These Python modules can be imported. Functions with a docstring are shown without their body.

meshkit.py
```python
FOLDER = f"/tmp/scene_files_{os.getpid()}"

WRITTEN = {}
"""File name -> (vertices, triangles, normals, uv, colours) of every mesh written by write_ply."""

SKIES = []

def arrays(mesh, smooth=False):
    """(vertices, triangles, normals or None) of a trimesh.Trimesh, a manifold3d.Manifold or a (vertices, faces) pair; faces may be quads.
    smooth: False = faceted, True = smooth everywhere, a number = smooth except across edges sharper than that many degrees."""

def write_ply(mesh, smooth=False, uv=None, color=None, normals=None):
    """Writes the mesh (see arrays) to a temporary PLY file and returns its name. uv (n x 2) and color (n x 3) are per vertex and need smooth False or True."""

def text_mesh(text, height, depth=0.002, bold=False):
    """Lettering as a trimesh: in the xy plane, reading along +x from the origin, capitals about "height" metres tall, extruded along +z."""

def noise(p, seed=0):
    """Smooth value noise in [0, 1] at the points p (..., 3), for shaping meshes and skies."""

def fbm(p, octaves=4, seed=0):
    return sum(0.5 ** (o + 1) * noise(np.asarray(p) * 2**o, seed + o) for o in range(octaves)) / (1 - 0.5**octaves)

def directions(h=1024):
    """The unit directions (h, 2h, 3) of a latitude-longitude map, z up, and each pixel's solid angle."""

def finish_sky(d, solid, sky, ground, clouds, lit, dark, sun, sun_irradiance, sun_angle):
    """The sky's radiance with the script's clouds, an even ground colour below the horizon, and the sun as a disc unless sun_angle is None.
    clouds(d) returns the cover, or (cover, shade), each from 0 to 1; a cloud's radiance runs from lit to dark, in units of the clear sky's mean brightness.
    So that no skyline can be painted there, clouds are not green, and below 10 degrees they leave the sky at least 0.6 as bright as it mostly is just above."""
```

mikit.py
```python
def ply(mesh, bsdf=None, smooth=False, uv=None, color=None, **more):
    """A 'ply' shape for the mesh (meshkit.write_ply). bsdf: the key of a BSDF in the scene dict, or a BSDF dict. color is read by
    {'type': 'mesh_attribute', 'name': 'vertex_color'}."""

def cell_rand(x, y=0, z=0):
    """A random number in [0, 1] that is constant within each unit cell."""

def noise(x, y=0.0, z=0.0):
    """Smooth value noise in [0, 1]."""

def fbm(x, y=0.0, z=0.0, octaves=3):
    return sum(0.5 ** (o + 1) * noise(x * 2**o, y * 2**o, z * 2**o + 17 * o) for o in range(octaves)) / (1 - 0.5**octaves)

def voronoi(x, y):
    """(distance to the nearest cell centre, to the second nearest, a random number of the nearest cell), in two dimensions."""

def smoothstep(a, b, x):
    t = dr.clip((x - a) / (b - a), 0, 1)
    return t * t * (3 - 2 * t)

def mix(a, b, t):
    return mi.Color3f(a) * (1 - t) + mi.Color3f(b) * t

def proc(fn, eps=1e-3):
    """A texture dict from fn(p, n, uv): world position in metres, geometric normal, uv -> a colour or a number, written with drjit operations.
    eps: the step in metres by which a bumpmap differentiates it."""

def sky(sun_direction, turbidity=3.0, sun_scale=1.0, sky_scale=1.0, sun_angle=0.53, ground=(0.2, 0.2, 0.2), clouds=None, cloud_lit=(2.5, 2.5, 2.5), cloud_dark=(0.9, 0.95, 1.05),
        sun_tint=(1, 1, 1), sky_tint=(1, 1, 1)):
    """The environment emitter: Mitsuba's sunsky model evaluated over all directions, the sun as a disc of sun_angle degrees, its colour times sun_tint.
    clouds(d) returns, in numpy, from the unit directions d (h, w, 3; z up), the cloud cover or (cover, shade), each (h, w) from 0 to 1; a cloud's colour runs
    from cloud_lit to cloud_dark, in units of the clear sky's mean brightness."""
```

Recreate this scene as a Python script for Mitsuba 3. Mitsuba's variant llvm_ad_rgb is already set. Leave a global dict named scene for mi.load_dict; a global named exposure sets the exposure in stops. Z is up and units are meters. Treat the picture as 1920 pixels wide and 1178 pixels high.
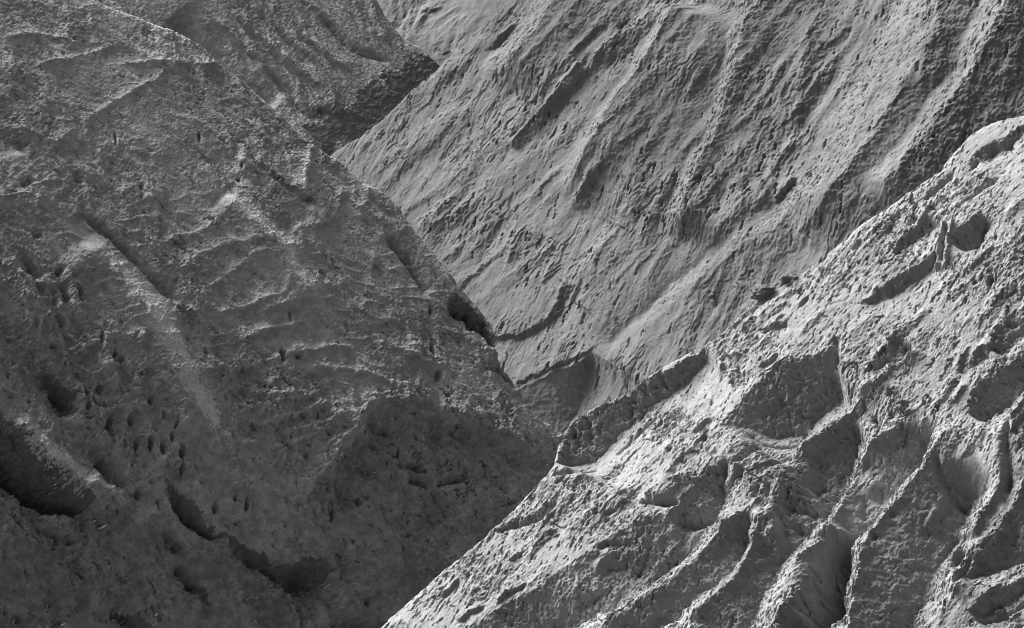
import math
import numpy as np, trimesh, shapely, mitsuba as mi, mikit, meshkit, drjit as dr
from mikit import noise, fbm, smoothstep as sstep
T = mi.ScalarTransform4f
scene, labels = {}, {}

# ------------------------------------------------------------------ camera, sky, exposure
EYE = np.array([0.0, 0.0, 40.0])
PITCH, HFOV = math.radians(-20.0), 26.0
FWD = np.array([0, math.cos(PITCH), math.sin(PITCH)])
UPV = np.array([0, -math.sin(PITCH), math.cos(PITCH)])
RGT = np.array([1.0, 0, 0])
W0, H0 = 1920.0, 1178.0
TX = math.tan(math.radians(HFOV / 2))
scene['camera'] = {'type': 'perspective', 'fov': HFOV, 'fov_axis': 'x', 'near_clip': 0.5, 'far_clip': 5000.0,
                   'to_world': T().look_at(origin=EYE.tolist(), target=(EYE + FWD).tolist(), up=[0, 0, 1])}
SUN = np.array([-0.60, 0.52, 0.60]); SUN /= np.linalg.norm(SUN)
def haze_sky(d):
    # thin bright overcast: brightest round the veiled sun, evenly darker away from it
    c = np.clip(d @ SUN, -1, 1)
    return np.ones(c.shape), 1 - np.exp(-(np.arccos(c) / 0.85) ** 2)
scene['sky'] = mikit.sky(SUN.tolist(), turbidity=3, sun_scale=1.45, sun_angle=38.0, sun_tint=(0.793, 0.983, 1.392), clouds=haze_sky,
                         cloud_lit=(2.3, 2.3, 2.3), cloud_dark=(0.15, 0.15, 0.15), ground=(0.05, 0.05, 0.05))
exposure = 3.2

# ------------------------------------------------------------------ tools
def ray(px, py):
    px, py = np.asarray(px, float), np.asarray(py, float)
    x, y = (px - W0 / 2) / (W0 / 2) * TX, -(py - H0 / 2) / (W0 / 2) * TX
    return FWD + x[..., None] * RGT + y[..., None] * UPV      # depth along FWD is 1

_rng = np.random.default_rng(7)
_perm = np.concatenate([p := _rng.permutation(512), p, p]).astype(np.int32)
_ga = _rng.uniform(0, 2 * np.pi, 512)
_gx, _gy = np.cos(_ga).astype(np.float32), np.sin(_ga).astype(np.float32)
def pn(x, y, seed=0):
    """gradient noise, about -1..1"""
    x = x.astype(np.float32) + np.float32(seed * 17.137 + 1000); y = y.astype(np.float32) + np.float32(seed * 9.731 + 1000)
    xi, yi = np.floor(x).astype(np.int32), np.floor(y).astype(np.int32)
    fx, fy = x - xi, y - yi
    xi &= 511; yi &= 511
    u, v = fx * fx * fx * (fx * (fx * 6 - 15) + 10), fy * fy * fy * (fy * (fy * 6 - 15) + 10)
    p0, p1 = _perm[xi], _perm[xi + 1]
    def g(p, oy, dx, dy):
        k = _perm[p + yi + oy]
        return _gx[k] * dx + _gy[k] * dy
    a = g(p0, 0, fx, fy); b = g(p1, 0, fx - 1, fy)
    c = g(p0, 1, fx, fy - 1); d = g(p1, 1, fx - 1, fy - 1)
    return ((a + (b - a) * u) * (1 - v) + (c + (d - c) * u) * v) * 1.5
def pf(x, y, octv=4, seed=0, gain=0.5):
    return sum(gain ** o * pn(x * 2 ** o, y * 2 ** o, seed + 31 * o) for o in range(octv))
def ss(a, b, x):
    t = np.clip((x - a) / (b - a), 0, 1)
    return t * t * (3 - 2 * t)
def chaikin(p, n=2):
    p = np.asarray(p, float)
    for _ in range(n):
        if len(p) < 3: break
        q = np.empty((2 * len(p) - 2, 2)); q[0::2] = .75 * p[:-1] + .25 * p[1:]; q[1::2] = .25 * p[:-1] + .75 * p[1:]
        p = np.vstack([p[:1], q, p[-1:]])
    return p

DUST_AND_SHADE = {'gully_floor': 'wash_earth', 'scree_fringe': 'trail_earth', 'shade_tint_bank': 'bank_shade_tint', 'trail_web': 'trail_earth', 'trail': 'trail_earth', 'shade_tint_face': 'face_shade_tint', 'scree_streak': 'dust_earth'}  # broken faces and lower bank of the hill get shade painted into their colour
class Hill:
    """A slope: a tilted plane with a relief along its normal. Relief features are lines and spots on the slope, in its own metres."""
    def __init__(s, px, py, dist, normal, box, step, base=None):
        s.n = np.asarray(normal, float) / np.linalg.norm(normal)
        s.o = EYE + ray(px, py) * dist
        s.e1 = RGT - (RGT @ s.n) * s.n; s.e1 /= np.linalg.norm(s.e1)
        s.e2 = np.cross(s.n, s.e1)
        s.m = dist * 2 * TX / W0                                # metres per photo pixel there
        s.base = base
        x0, y0, x1, y1 = box
        ex, ey = np.meshgrid(np.linspace(x0, x1, 9), np.linspace(y0, y1, 9))
        q = s.ab(np.stack([ex.ravel(), ey.ravel()], 1))
        lo, hi = q.min(0), q.max(0)
        s.st = step * s.m
        more = np.cumsum(s.st * 1.16 ** np.arange(1, 34))          # coarser ground beyond the picture's edge
        s.a, s.b = [np.concatenate([x[0] - more[::-1], x, x[-1] + more]) for x in (np.arange(lo[0], hi[0], s.st), np.arange(lo[1], hi[1], s.st))]
        s.A, s.B = [x.astype(np.float32) for x in np.meshgrid(s.a, s.b)]
        s.h = np.zeros(s.A.shape, np.float32)
        if base: s.h += base(s.A, s.B).astype(np.float32)
        s.keep = np.ones(s.A.shape, bool)
        s.sink = 0.85
        s.part = np.zeros(s.A.shape, np.int16); s.names = []
        s.rough = np.ones(s.A.shape, np.float32)                # how much of the crust texture a place carries
        f = -np.array([0, 0, 1.0]) + s.n[2] * s.n; f /= np.linalg.norm(f)
        s.f = np.array([f @ s.e1, f @ s.e2])                    # the fall line on the plane
        s.wa = pf(s.A / (14 * s.m), s.B / (14 * s.m), 3, 3)     # warps that make drawn lines wander
        s.wa = s.wa + 0.6 * pf(s.A / (5 * s.m), s.B / (5 * s.m), 2, 9)
        s.wb = pf(s.A / (60 * s.m), s.B / (60 * s.m), 2, 5)
    def ab(s, pts, lift=0.0):
        """plane coordinates of the slope's point seen at each photo pixel, where the relief stands lift photo pixels proud"""
        pts = np.asarray(pts, float); r = ray(pts[:, 0], pts[:, 1]); l = lift * s.m; h = np.zeros(len(pts)) + l
        for _ in range(8 if s.base else 1):
            t = ((s.o - EYE) @ s.n + h) / (r @ s.n)
            d = EYE + r * t[:, None] - s.o
            q = np.stack([d @ s.e1, d @ s.e2], 1)
            if s.base: h = s.base(q[:, 0], q[:, 1]) + l
        return q
    def win(s, q, r):
        lo, hi = q.min(0) - r, q.max(0) + r
        i0, i1 = np.searchsorted(s.a, [lo[0], hi[0]]); j0, j1 = np.searchsorted(s.b, [lo[1], hi[1]])
        return slice(j0, j1), slice(i0, i1)
    def dist(s, pts, r, wander=3.0, lift=0.0):
        """window, signed distance in photo pixels (positive right of the line's direction in the picture), fraction along, open line ends"""
        q = chaikin(s.ab(pts, lift))
        w = s.win(q, r * s.m)
        A, B = s.A[w], s.B[w]
        best = np.full(A.shape, 1e9, np.float32); sd = best.copy(); tt = np.zeros_like(best)
        seg = np.diff(q, axis=0); ln = np.hypot(seg[:, 0], seg[:, 1]); cum = np.concatenate([[0], np.cumsum(ln)])
        for k in range(len(seg)):
            dx, dy = A - q[k, 0], B - q[k, 1]
            t = np.clip((dx * seg[k, 0] + dy * seg[k, 1]) / (ln[k] ** 2 + 1e-12), 0, 1)
            ex, ey = dx - t * seg[k, 0], dy - t * seg[k, 1]
            d = ex * ex + ey * ey
            c = seg[k, 1] * dx - seg[k, 0] * dy                  # right of the direction (e2 runs up in the picture)
            m = d < best
            best = np.where(m, d, best); sd = np.where(m, np.sign(c) * np.sqrt(d), sd); tt = np.where(m, (cum[k] + t * ln[k]) / cum[-1], tt)
        sd = sd / s.m + wander * s.wa[w] + 1.5 * wander * s.wb[w]
        return w, sd, tt
    def scarp(s, pts, h, lip=40, foot=40, edge=4, ends=(0.12, 0.12), wander=3.0, bias=0.5):
        """a step: the right side of the line lies h (photo pixels) lower, both sides ease back over lip and foot"""
        w, d, t = s.dist(pts, 3.2 * max(lip, foot) + edge, wander)
        e = ss(0, ends[0] + 1e-6, t) * ss(0, ends[1] + 1e-6, 1 - t)
        up = np.exp(np.minimum(d, 0) / lip) * (1 - bias); dn = -np.exp(-np.maximum(d, 0) / foot) * bias
        k = ss(-edge, edge, d)
        s.h[w] += (h * s.m * e * (up * (1 - k) + dn * k)).astype(np.float32)
    def ridge(s, pts, h, wl, wr, ends=(0.1, 0.1), wander=3.0, p=1.0, lift=None):
        """a crest line (h > 0) or a furrow (h < 0), wl and wr its reach to the left and right"""
        w, d, t = s.dist(pts, 3.5 * max(wl, wr), wander, 0.8 * max(h, 0) if lift is None else lift)
        e = ss(0, ends[0] + 1e-6, t) * ss(0, ends[1] + 1e-6, 1 - t)
        x = np.where(d < 0, -d / wl, d / wr)
        g = np.exp(-np.sqrt(x * x + 0.02) ** p) if p < 1.9 else np.exp(-x * x)
        s.h[w] += (h * s.m * e * g).astype(np.float32)
    def spot(s, px, py, rx, ry, ang, h, p=2.0, wander=0.15):
        """a pit (h < 0) or a lump; the ellipse turned by ang degrees from the picture's x axis"""
        q = s.ab([(px, py)])[0]; r = 2.2 * max(rx, ry) * s.m
        w = s.win(q[None], r)
        dx, dy = (s.A[w] - q[0]) / s.m, (s.B[w] - q[1]) / s.m
        c, sn = math.cos(math.radians(ang)), math.sin(math.radians(ang))
        u, v = (dx * c + dy * sn) / rx, (-dx * sn + dy * c) / ry
        d = np.sqrt(u * u + v * v) + wander * s.wa[w]
        s.h[w] += (h * s.m * np.exp(-np.maximum(d, 0) ** (2 * p))).astype(np.float32)
    def wall(s, top, bot, D, foot=60, ends=(0.1, 0.1), wander=5.0, part=None, curve=1.0, rough=1.0, lip=0, lift=0.0):
        """a rock face between its upper edge and its foot (the foot lies right of the edge): D photo pixels deep, the ground rises back beyond"""
        allp = list(top) + list(bot)
        q = chaikin(s.ab(top, lift), 1); r = chaikin(s.ab(bot, lift - s.sink * D), 1)
        R = 3.0 * foot + 10
        w = s.win(np.vstack([q, r]), R * s.m)
        def sdist(q):
            A, B = s.A[w], s.B[w]
            best = np.full(A.shape, 1e9, np.float32); sd = best.copy(); tt = np.zeros_like(best)
            seg = np.diff(q, axis=0); ln = np.hypot(seg[:, 0], seg[:, 1]); cum = np.concatenate([[0], np.cumsum(ln)])
            for k in range(len(seg)):
                dx, dy = A - q[k, 0], B - q[k, 1]
                t = np.clip((dx * seg[k, 0] + dy * seg[k, 1]) / (ln[k] ** 2 + 1e-12), 0, 1)
                d = (dx - t * seg[k, 0]) ** 2 + (dy - t * seg[k, 1]) ** 2
                c = seg[k, 1] * dx - seg[k, 0] * dy
                m = d < best
                best = np.where(m, d, best); sd = np.where(m, np.sign(c) * np.sqrt(d), sd); tt = np.where(m, (cum[k] + t * ln[k]) / cum[-1], tt)
            return sd / s.m, tt
        dt, tt = sdist(q); db, tb = sdist(r)
        wn = wander * s.wa[w] + 1.5 * wander * s.wb[w]
        dt = dt + wn; db = db + wn
        t = 0.5 * (tt + tb)
        e = ss(0, ends[0] + 1e-6, t) * ss(0, ends[1] + 1e-6, 1 - t)
        D = D * (1 - np.exp(-np.maximum(dt - db, 0) * 2.6 / abs(D)))
        fr = np.clip(dt / np.maximum(dt - db, 1.5), 0, 1)
        fr = np.where(dt < 0, 0, np.where(db > 0, 1, fr)) ** curve
        fall = np.exp(-np.maximum(db, 0) / foot)
        up = np.exp(np.minimum(dt, 0) / lip) * 0.35 if lip else 0.0
        s.h[w] += (D * s.m * e * (np.where(dt < 0, up, (0.35 if lip else 0) * (1 - fr) - fr * fall * (0.65 if lip else 1)))).astype(np.float32)
        m = (dt > 0) & (db < 0) & (t > 0.01) & (t < 0.99)
        if rough < 1: s.rough[w] = np.where(m, rough, s.rough[w])
        if part: s.mark(part, w, m)
    def crack(s, pts, h, w, **k):
        s.ridge(pts, -h, w, w, k.get('ends', (.2, .2)), k.get('wander', 2.0), 1.4, lift=k.get('lift', 0))
    def rib(s, pts, h, wl, wr, part='rib', ends=(.3, .12), wander=5):
        """sawtooth: a face climbing over wl to a crest, then a longer back falling over wr"""
        w, d, t = s.dist(pts, 1.3 * max(wl, wr) + 10, wander, 0.7 * h)
        e = ss(0, ends[0] + 1e-6, t) * ss(0, ends[1] + 1e-6, 1 - t)
        x = np.where(d < 0, 1 + d / wl, 1 - d / wr)
        x = 0.5 * (x + np.sqrt(x * x + 0.01)) - 0.02
        s.h[w] += (h * s.m * e * np.maximum(np.minimum(x, 1), 0)).astype(np.float32)
        if part: s.mark(part, w, (d < 3) & (d > -1.05 * wl) & (t > 0.02) & (t < 1))
    def mark(s, part, w, m):
        s.names.append(part); s.part[w] = np.where(m, len(s.names), s.part[w])
    def fin(s, pts, h, wl, wr, part='rock_fin', **k):
        """a ridge that is a piece of its own"""
        s.ridge(pts, h, wl, wr, **k)
        w, d, t = s.dist(pts, 2 * max(wl, wr), k.get('wander', 3.0), k.get('lift', 0.8 * max(h, 0)))
        s.mark(part, w, (d > -0.9 * wl) & (d < 0.9 * wr) & (t > 0) & (t < 1))
    def pock(s, size, stretch, thr, depth, seed, dens=300):
        """pock marks and short gashes drawn out along the fall line, in loose swarms"""
        u = (s.A * s.f[0] + s.B * s.f[1]) / (size * s.m) / stretch; v = (-s.A * s.f[1] + s.B * s.f[0]) / (size * s.m)
        g = pf(u + 0.3 * s.wa, v + 0.3 * s.wa, 2, seed, 0.6) + 0.25 * pf(s.A / (dens * s.m), s.B / (dens * s.m), 2, seed + 3)
        s.h -= (depth * s.m * s.rough * ss(thr, thr + 0.3, g)).astype(np.float32)
    def smooth(s, pts, width, amount=0.8):
        w, d, t = s.dist(pts, 2 * width, 3)
        s.rough[w] *= (1 - amount * np.exp(-(d / width) ** 4)).astype(np.float32)
    def crest(s, pts, steep=2.0, rnd=6, back=120, wander=1.5):
        """the skyline: left of the line (seen along it) the ground falls away behind"""
        q = chaikin(s.ab(pts), 1)
        best = np.full(s.A.shape, 1e9, np.float32); sd = best.copy()
        for k in range(len(q) - 1):
            seg = q[k + 1] - q[k]; l2 = seg @ seg
            dx, dy = s.A - np.float32(q[k, 0]), s.B - np.float32(q[k, 1])
            t = np.clip((dx * seg[0] + dy * seg[1]) / l2, 0, 1)
            d = (dx - t * seg[0]) ** 2 + (dy - t * seg[1]) ** 2
            c = seg[1] * dx - seg[0] * dy
            m = d < best
            best = np.where(m, d, best); sd = np.where(m, np.sign(c) * np.sqrt(d), sd)
        sd = sd / s.m + wander * s.wa
        s.sd = sd
        x = -sd
        fall = steep * 0.5 * (x + np.sqrt(x * x + rnd * rnd)) - 0.0
        s.h -= (fall * s.m).astype(np.float32)
        s.keep &= sd > -back
    def points(s):
        A, B = s.A.astype(float), s.B.astype(float)
        return s.o + A[..., None] * s.e1 + B[..., None] * s.e2 + s.h[..., None].astype(float) * s.n
    def build(s, key, bsdf, label):
        """the slope as one piece of the setting, its marked faces and fins as children cut from the same surface"""
        P = s.points(); ny, nx = s.A.shape
        gu, gv = np.gradient(P, axis=1), np.gradient(P, axis=0)
        N = np.cross(gu, gv); N /= np.linalg.norm(N, axis=2, keepdims=True)
        P, N = P.reshape(-1, 3), N.reshape(-1, 3)
        idx = np.arange(ny * nx).reshape(ny, nx); k = s.keep
        ok = k[:-1, :-1] & k[1:, :-1] & k[:-1, 1:] & k[1:, 1:]
        pid = s.part[:-1, :-1][ok]
        a, b, c, d = idx[:-1, :-1][ok], idx[:-1, 1:][ok], idx[1:, 1:][ok], idx[1:, :-1][ok]
        count = {}
        for i in range(len(s.names) + 1):
            m = pid == i
            if m.sum() < 30: continue
            f = np.vstack([np.stack([a[m], b[m], c[m]], 1), np.stack([a[m], c[m], d[m]], 1)])
            used = np.zeros(ny * nx, bool); used[f] = True
            new = np.cumsum(used) - 1
            path = meshkit.write_ply((P[used], new[f]), normals=N[used])
            name = key
            if i:
                p = s.names[i - 1]; count[p] = count.get(p, 0) + 1
                name = f'{key}__{p}' + (f'_{count[p] - 1:03d}' if count[p] > 1 else '')
            mat = DUST_AND_SHADE.get(s.names[i - 1], bsdf) if i else bsdf
            scene[name] = {'type': 'ply', 'filename': path, 'face_normals': False, 'bsdf': {'type': 'ref', 'id': mat}}
        labels[key] = {'label': label, 'kind': 'structure'}
    def crust(s, amp, size, stretch, seed, octv=5, gain=0.55):
        """weathered crust: lumps drawn out along the fall line, broken by small steps"""
        u = (s.A * s.f[0] + s.B * s.f[1]) / (size * s.m); v = (-s.A * s.f[1] + s.B * s.f[0]) / (size * s.m)
        u = u / stretch
        wx, wy = pf(u * 0.7, v * 0.7, 2, seed + 50), pf(u * 0.7, v * 0.7, 2, seed + 60)
        s.h += (amp * s.m * s.rough * pf(u + 0.35 * wx, v + 0.35 * wy, octv, seed, gain)).astype(np.float32)
    def grit(s, amp, size=3.6, seed=90):
        u = (s.A * s.f[0] + s.B * s.f[1]) / (size * s.m) / 1.4; v = (-s.A * s.f[1] + s.B * s.f[0]) / (size * s.m)
        s.h += (amp * s.m * np.minimum(s.rough, 1.2) * (pn(u, v, seed) + 0.5 * pn(u * .45, v * .45, seed + 1))).astype(np.float32)
    def streaks(s, pts_list, width, part):
        # pale loose material caught along a line, ragged at its edges
        for pts in pts_list:
            w, d, t = s.dist(pts, width + 25, 2.5)
            s.mark(part, w, (np.abs(d) + 0.55 * width * s.wa[w] + 0.5 * width * pf(s.A[w] / (3.5 * s.m), s.B[w] / (3.5 * s.m), 2, 44) < width * np.minimum(1, 4 * np.minimum(t, 1 - t))) & (t > 0) & (t < 1))
    def facets(s, size, stretch, tilt, step, seed, thr=None):
        # fractured crumbs: cells of random tilt and height with sharp edges between them
        u = (s.A * s.f[0] + s.B * s.f[1]) / (size * s.m) / stretch + 0.25 * s.wb; v = (-s.A * s.f[1] + s.B * s.f[0]) / (size * s.m) + 0.25 * s.wb
        ui, vi = np.floor(u).astype(np.int32), np.floor(v).astype(np.int32)
        g = np.random.default_rng(seed).uniform(-1, 1, (5, 4096)).astype(np.float32)
        best = np.full(u.shape, 9, np.float32); out = np.zeros_like(best)
        for a in (-1, 0, 1):
            for b in (-1, 0, 1):
                k = ((ui + a) * 73856093 ^ (vi + b) * 19349663) & 4095
                dx, dy = u - (ui + a + .5 + .42 * g[0][k]), v - (vi + b + .5 + .42 * g[1][k])
                d = dx * dx + dy * dy; m = d < best
                best = np.where(m, d, best); out = np.where(m, size * tilt * (g[2][k] * dx * stretch + g[3][k] * dy) + step * g[4][k], out)
        w = 1 if thr is None else ss(thr, thr + .35, pf(s.A / (110 * s.m), s.B / (110 * s.m), 2, seed))
        s.h += (s.m * s.rough * w * out).astype(np.float32)
    def web(s, mask):
        # the net of faint pale trails
        k = 1 / s.m
        n1, n2 = pf(s.A * k / 130, s.B * k / 130, 2, 61), pf(s.A * k / 90, s.B * k / 90, 2, 62)
        p1, p2 = pf(s.A * k / 70, s.B * k / 70, 2, 63), pf(s.A * k / 60, s.B * k / 60, 2, 64)
        rag = 0.5 * s.wa + 0.5 * pf(s.A * k / 4, s.B * k / 4, 2, 65)
        g1 = (s.B - 0.28 * s.A) * k / 46 + 1.3 * n1; g2 = (0.75 * s.A + 0.8 * s.B) * k / 75 + 1.2 * n2
        d1, d2 = np.abs(g1 - np.round(g1)) * 46, np.abs(g2 - np.round(g2)) * 75
        s.h += (s.m * mask * (2.0 * np.exp(-(d1 / 5) ** 2) * ss(-.3, .3, p1) + 1.5 * np.exp(-(d2 / 5) ** 2) * ss(-.1, .4, p2))).astype(np.float32)
        m = ((d1 + 2.2 * rag < 2.0 * ss(-.25, .45, p1)) | (d2 + 2.2 * rag < 1.6 * ss(-.05, .5, p2))) & (mask > 0.3)
        s.mark('trail_web', np.s_[:, :], m & (s.part == 0))
    def ledges(s, n, box, angle, length, h, reach, seed, keep=None):
        # many broken ledges / riblets following the fall of the slope: a climbing lit side, a sharp edge, a drop
        g = np.random.default_rng(seed)
        for _ in range(n):
            x, y = g.uniform(box[0], box[2]), g.uniform(box[1], box[3]); ln = g.uniform(*length); hh = g.uniform(*h); rc = g.uniform(*reach); bend = g.uniform(-8, 8); kk = g.uniform(.5, 1.4)
            if keep and not keep(x, y): continue
            p, m = [(x, y)], 4
            for i in range(m):
                a = math.radians(angle(x, y) + bend * (i - 1.5) / 2 + g.uniform(-5, 5)); x += ln / m * math.cos(a); y -= ln / m * math.sin(a); p.append((x, y))
            s.rib(p, hh, rc, rc * kk, None, (.35, .25), 4)
    def vary(s, size=160, lo=0.45):
        s.rough *= lo + (1.5 - lo) * ss(-0.6, 0.7, pf(s.A / (size * s.m), s.B / (size * s.m), 3, 77))
    def flakes(s, h, size, stretch, seed, n=3, edge=0.02):
        """thin broken layers: small irregular steps along the level lines of a noise"""
        u = (s.A * s.f[0] + s.B * s.f[1]) / (size * s.m) / stretch; v = (-s.A * s.f[1] + s.B * s.f[0]) / (size * s.m)
        g = pf(u, v, 4, seed, 0.55)
        for k in range(n):
            t = -0.5 + 1.0 * (k + 0.5) / n
            s.h += (h * s.m * s.rough * (ss(t - edge, t + edge, g) - 0.9 * ss(-1.2, 1.2, g))).astype(np.float32)

def add(key, mesh, bsdf, label=None, kind=None, cat=None, group=None):
    scene[key] = mikit.ply(mesh, bsdf, smooth=True)
    if label or kind:
        labels[key] = {k: v for k, v in (('label', label), ('category', cat), ('kind', kind), ('group', group)) if v}

# ------------------------------------------------------------------ materials
def earth(key, lo, hi, scale):
    def col(p, n, uv):
        a = fbm(p.x / scale, p.y / scale, p.z / scale, 3)
        b = fbm(p.x / scale * 7 + 9, p.y / scale * 7, p.z / scale * 7, 3)
        c = fbm(p.x / scale * 40, p.y / scale * 40 + 5, p.z / scale * 40, 2)
        v = lo + (hi - lo) * sstep(0.25, 0.75, 0.35 * a + 0.4 * b + 0.25 * c)
        return mi.Color3f(v, v, v)
    scene[key] = {'type': 'twosided', 'bsdf': {'type': 'diffuse', 'reflectance': mikit.proc(col)}}
earth('pale_earth', 0.155, 0.24, 1.5)
earth('slope_earth', 0.108, 0.165, 6.0)
earth('dark_earth', 0.18, 0.39, 2.6)
earth('dust_earth', 0.42, 0.58, 3.0)
earth('trail_earth', 0.30, 0.42, 2.0)
earth('face_shade_tint', 0.09, 0.19, 1.5)  # darker tone that paints shade onto the broken faces of the hill
earth('bank_shade_tint', 0.16, 0.325, 2.4)  # shade of the lower bank, put into its colour
earth('wash_earth', 0.13, 0.19, 3.0)
earth('boulder_rock', 0.08, 0.14, 0.3)

# ------------------------------------------------------------------ the foreground ridge
near = Hill(1350, 800, 45, (-0.42, -0.38, 0.82), (690, 180, 1960, 1225), 1.6, base=lambda a, b: -0.03 * np.maximum(0.65 * a - 0.75 * b + 0.5, 0) ** 2 / (1 + 0.05 * np.abs(0.65 * a - 0.75 * b)))
N = near; N.sink = 0.62
N.crest([(660, 1230), (725, 1160), (800, 1095), (850, 1050), (905, 1015), (945, 975), (1000, 910), (1035, 880), (1042, 850), (1062, 800), (1080, 778), (1160, 740), (1260, 672), (1335, 640),
            (1375, 600), (1420, 560), (1490, 520), (1560, 465), (1600, 425), (1700, 360), (1760, 320), (1790, 280), (1830, 240), (1880, 220), (1925, 212), (1990, 200)])
# broad folds of the flank
N.wall([(860, 1190), (970, 1120), (1017, 1094), (1060, 1065), (1130, 1010), (1200, 975), (1245, 957)], [(985, 1195), (1110, 1156), (1220, 1090), (1290, 1034), (1345, 990)], 58, foot=30, ends=(.02, .1))
N.wall([(1110, 1172), (1235, 1094), (1280, 1054), (1310, 1019), (1340, 999), (1375, 974), (1410, 954)], [(1190, 1195), (1275, 1150), (1335, 1100), (1380, 1062), (1405, 1010), (1428, 970)], 42, foot=20, ends=(.05, .1))
N.fin([(1100, 1178), (1235, 1094), (1280, 1054), (1310, 1019), (1340, 999), (1375, 974), (1410, 954)], 14, 30, 14)
N.wall([(1280, 1159), (1320, 1119), (1375, 1074), (1395, 1039), (1412, 1004), (1424, 974), (1442, 942)], [(1395, 1195), (1425, 1125), (1455, 1075), (1485, 1025), (1503, 985), (1475, 960)], 48, foot=30, ends=(.05, .1))
N.fin([(1280, 1159), (1320, 1119), (1375, 1074), (1392, 1039), (1410, 1004), (1422, 974), (1442, 942)], 16, 22, 12)
# slab face on the skyline
N.wall([(1038, 892), (1048, 850), (1066, 803), (1085, 783), (1130, 755), (1175, 727), (1240, 695), (1336, 646)], [(1034, 898), (1070, 880), (1105, 860), (1130, 835), (1160, 805), (1200, 770), (1250, 738), (1300, 708), (1340, 676)], 55.2, foot=150, part='rock_face', ends=(.02, .05))
for p in ([(1100, 770), (1104, 800), (1098, 830)], [(1178, 728), (1180, 750), (1170, 775)], [(1075, 800), (1080, 830), (1072, 850)], [(1240, 700), (1246, 722)]): N.crack(p, 10, 5, lift=-15)
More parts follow.
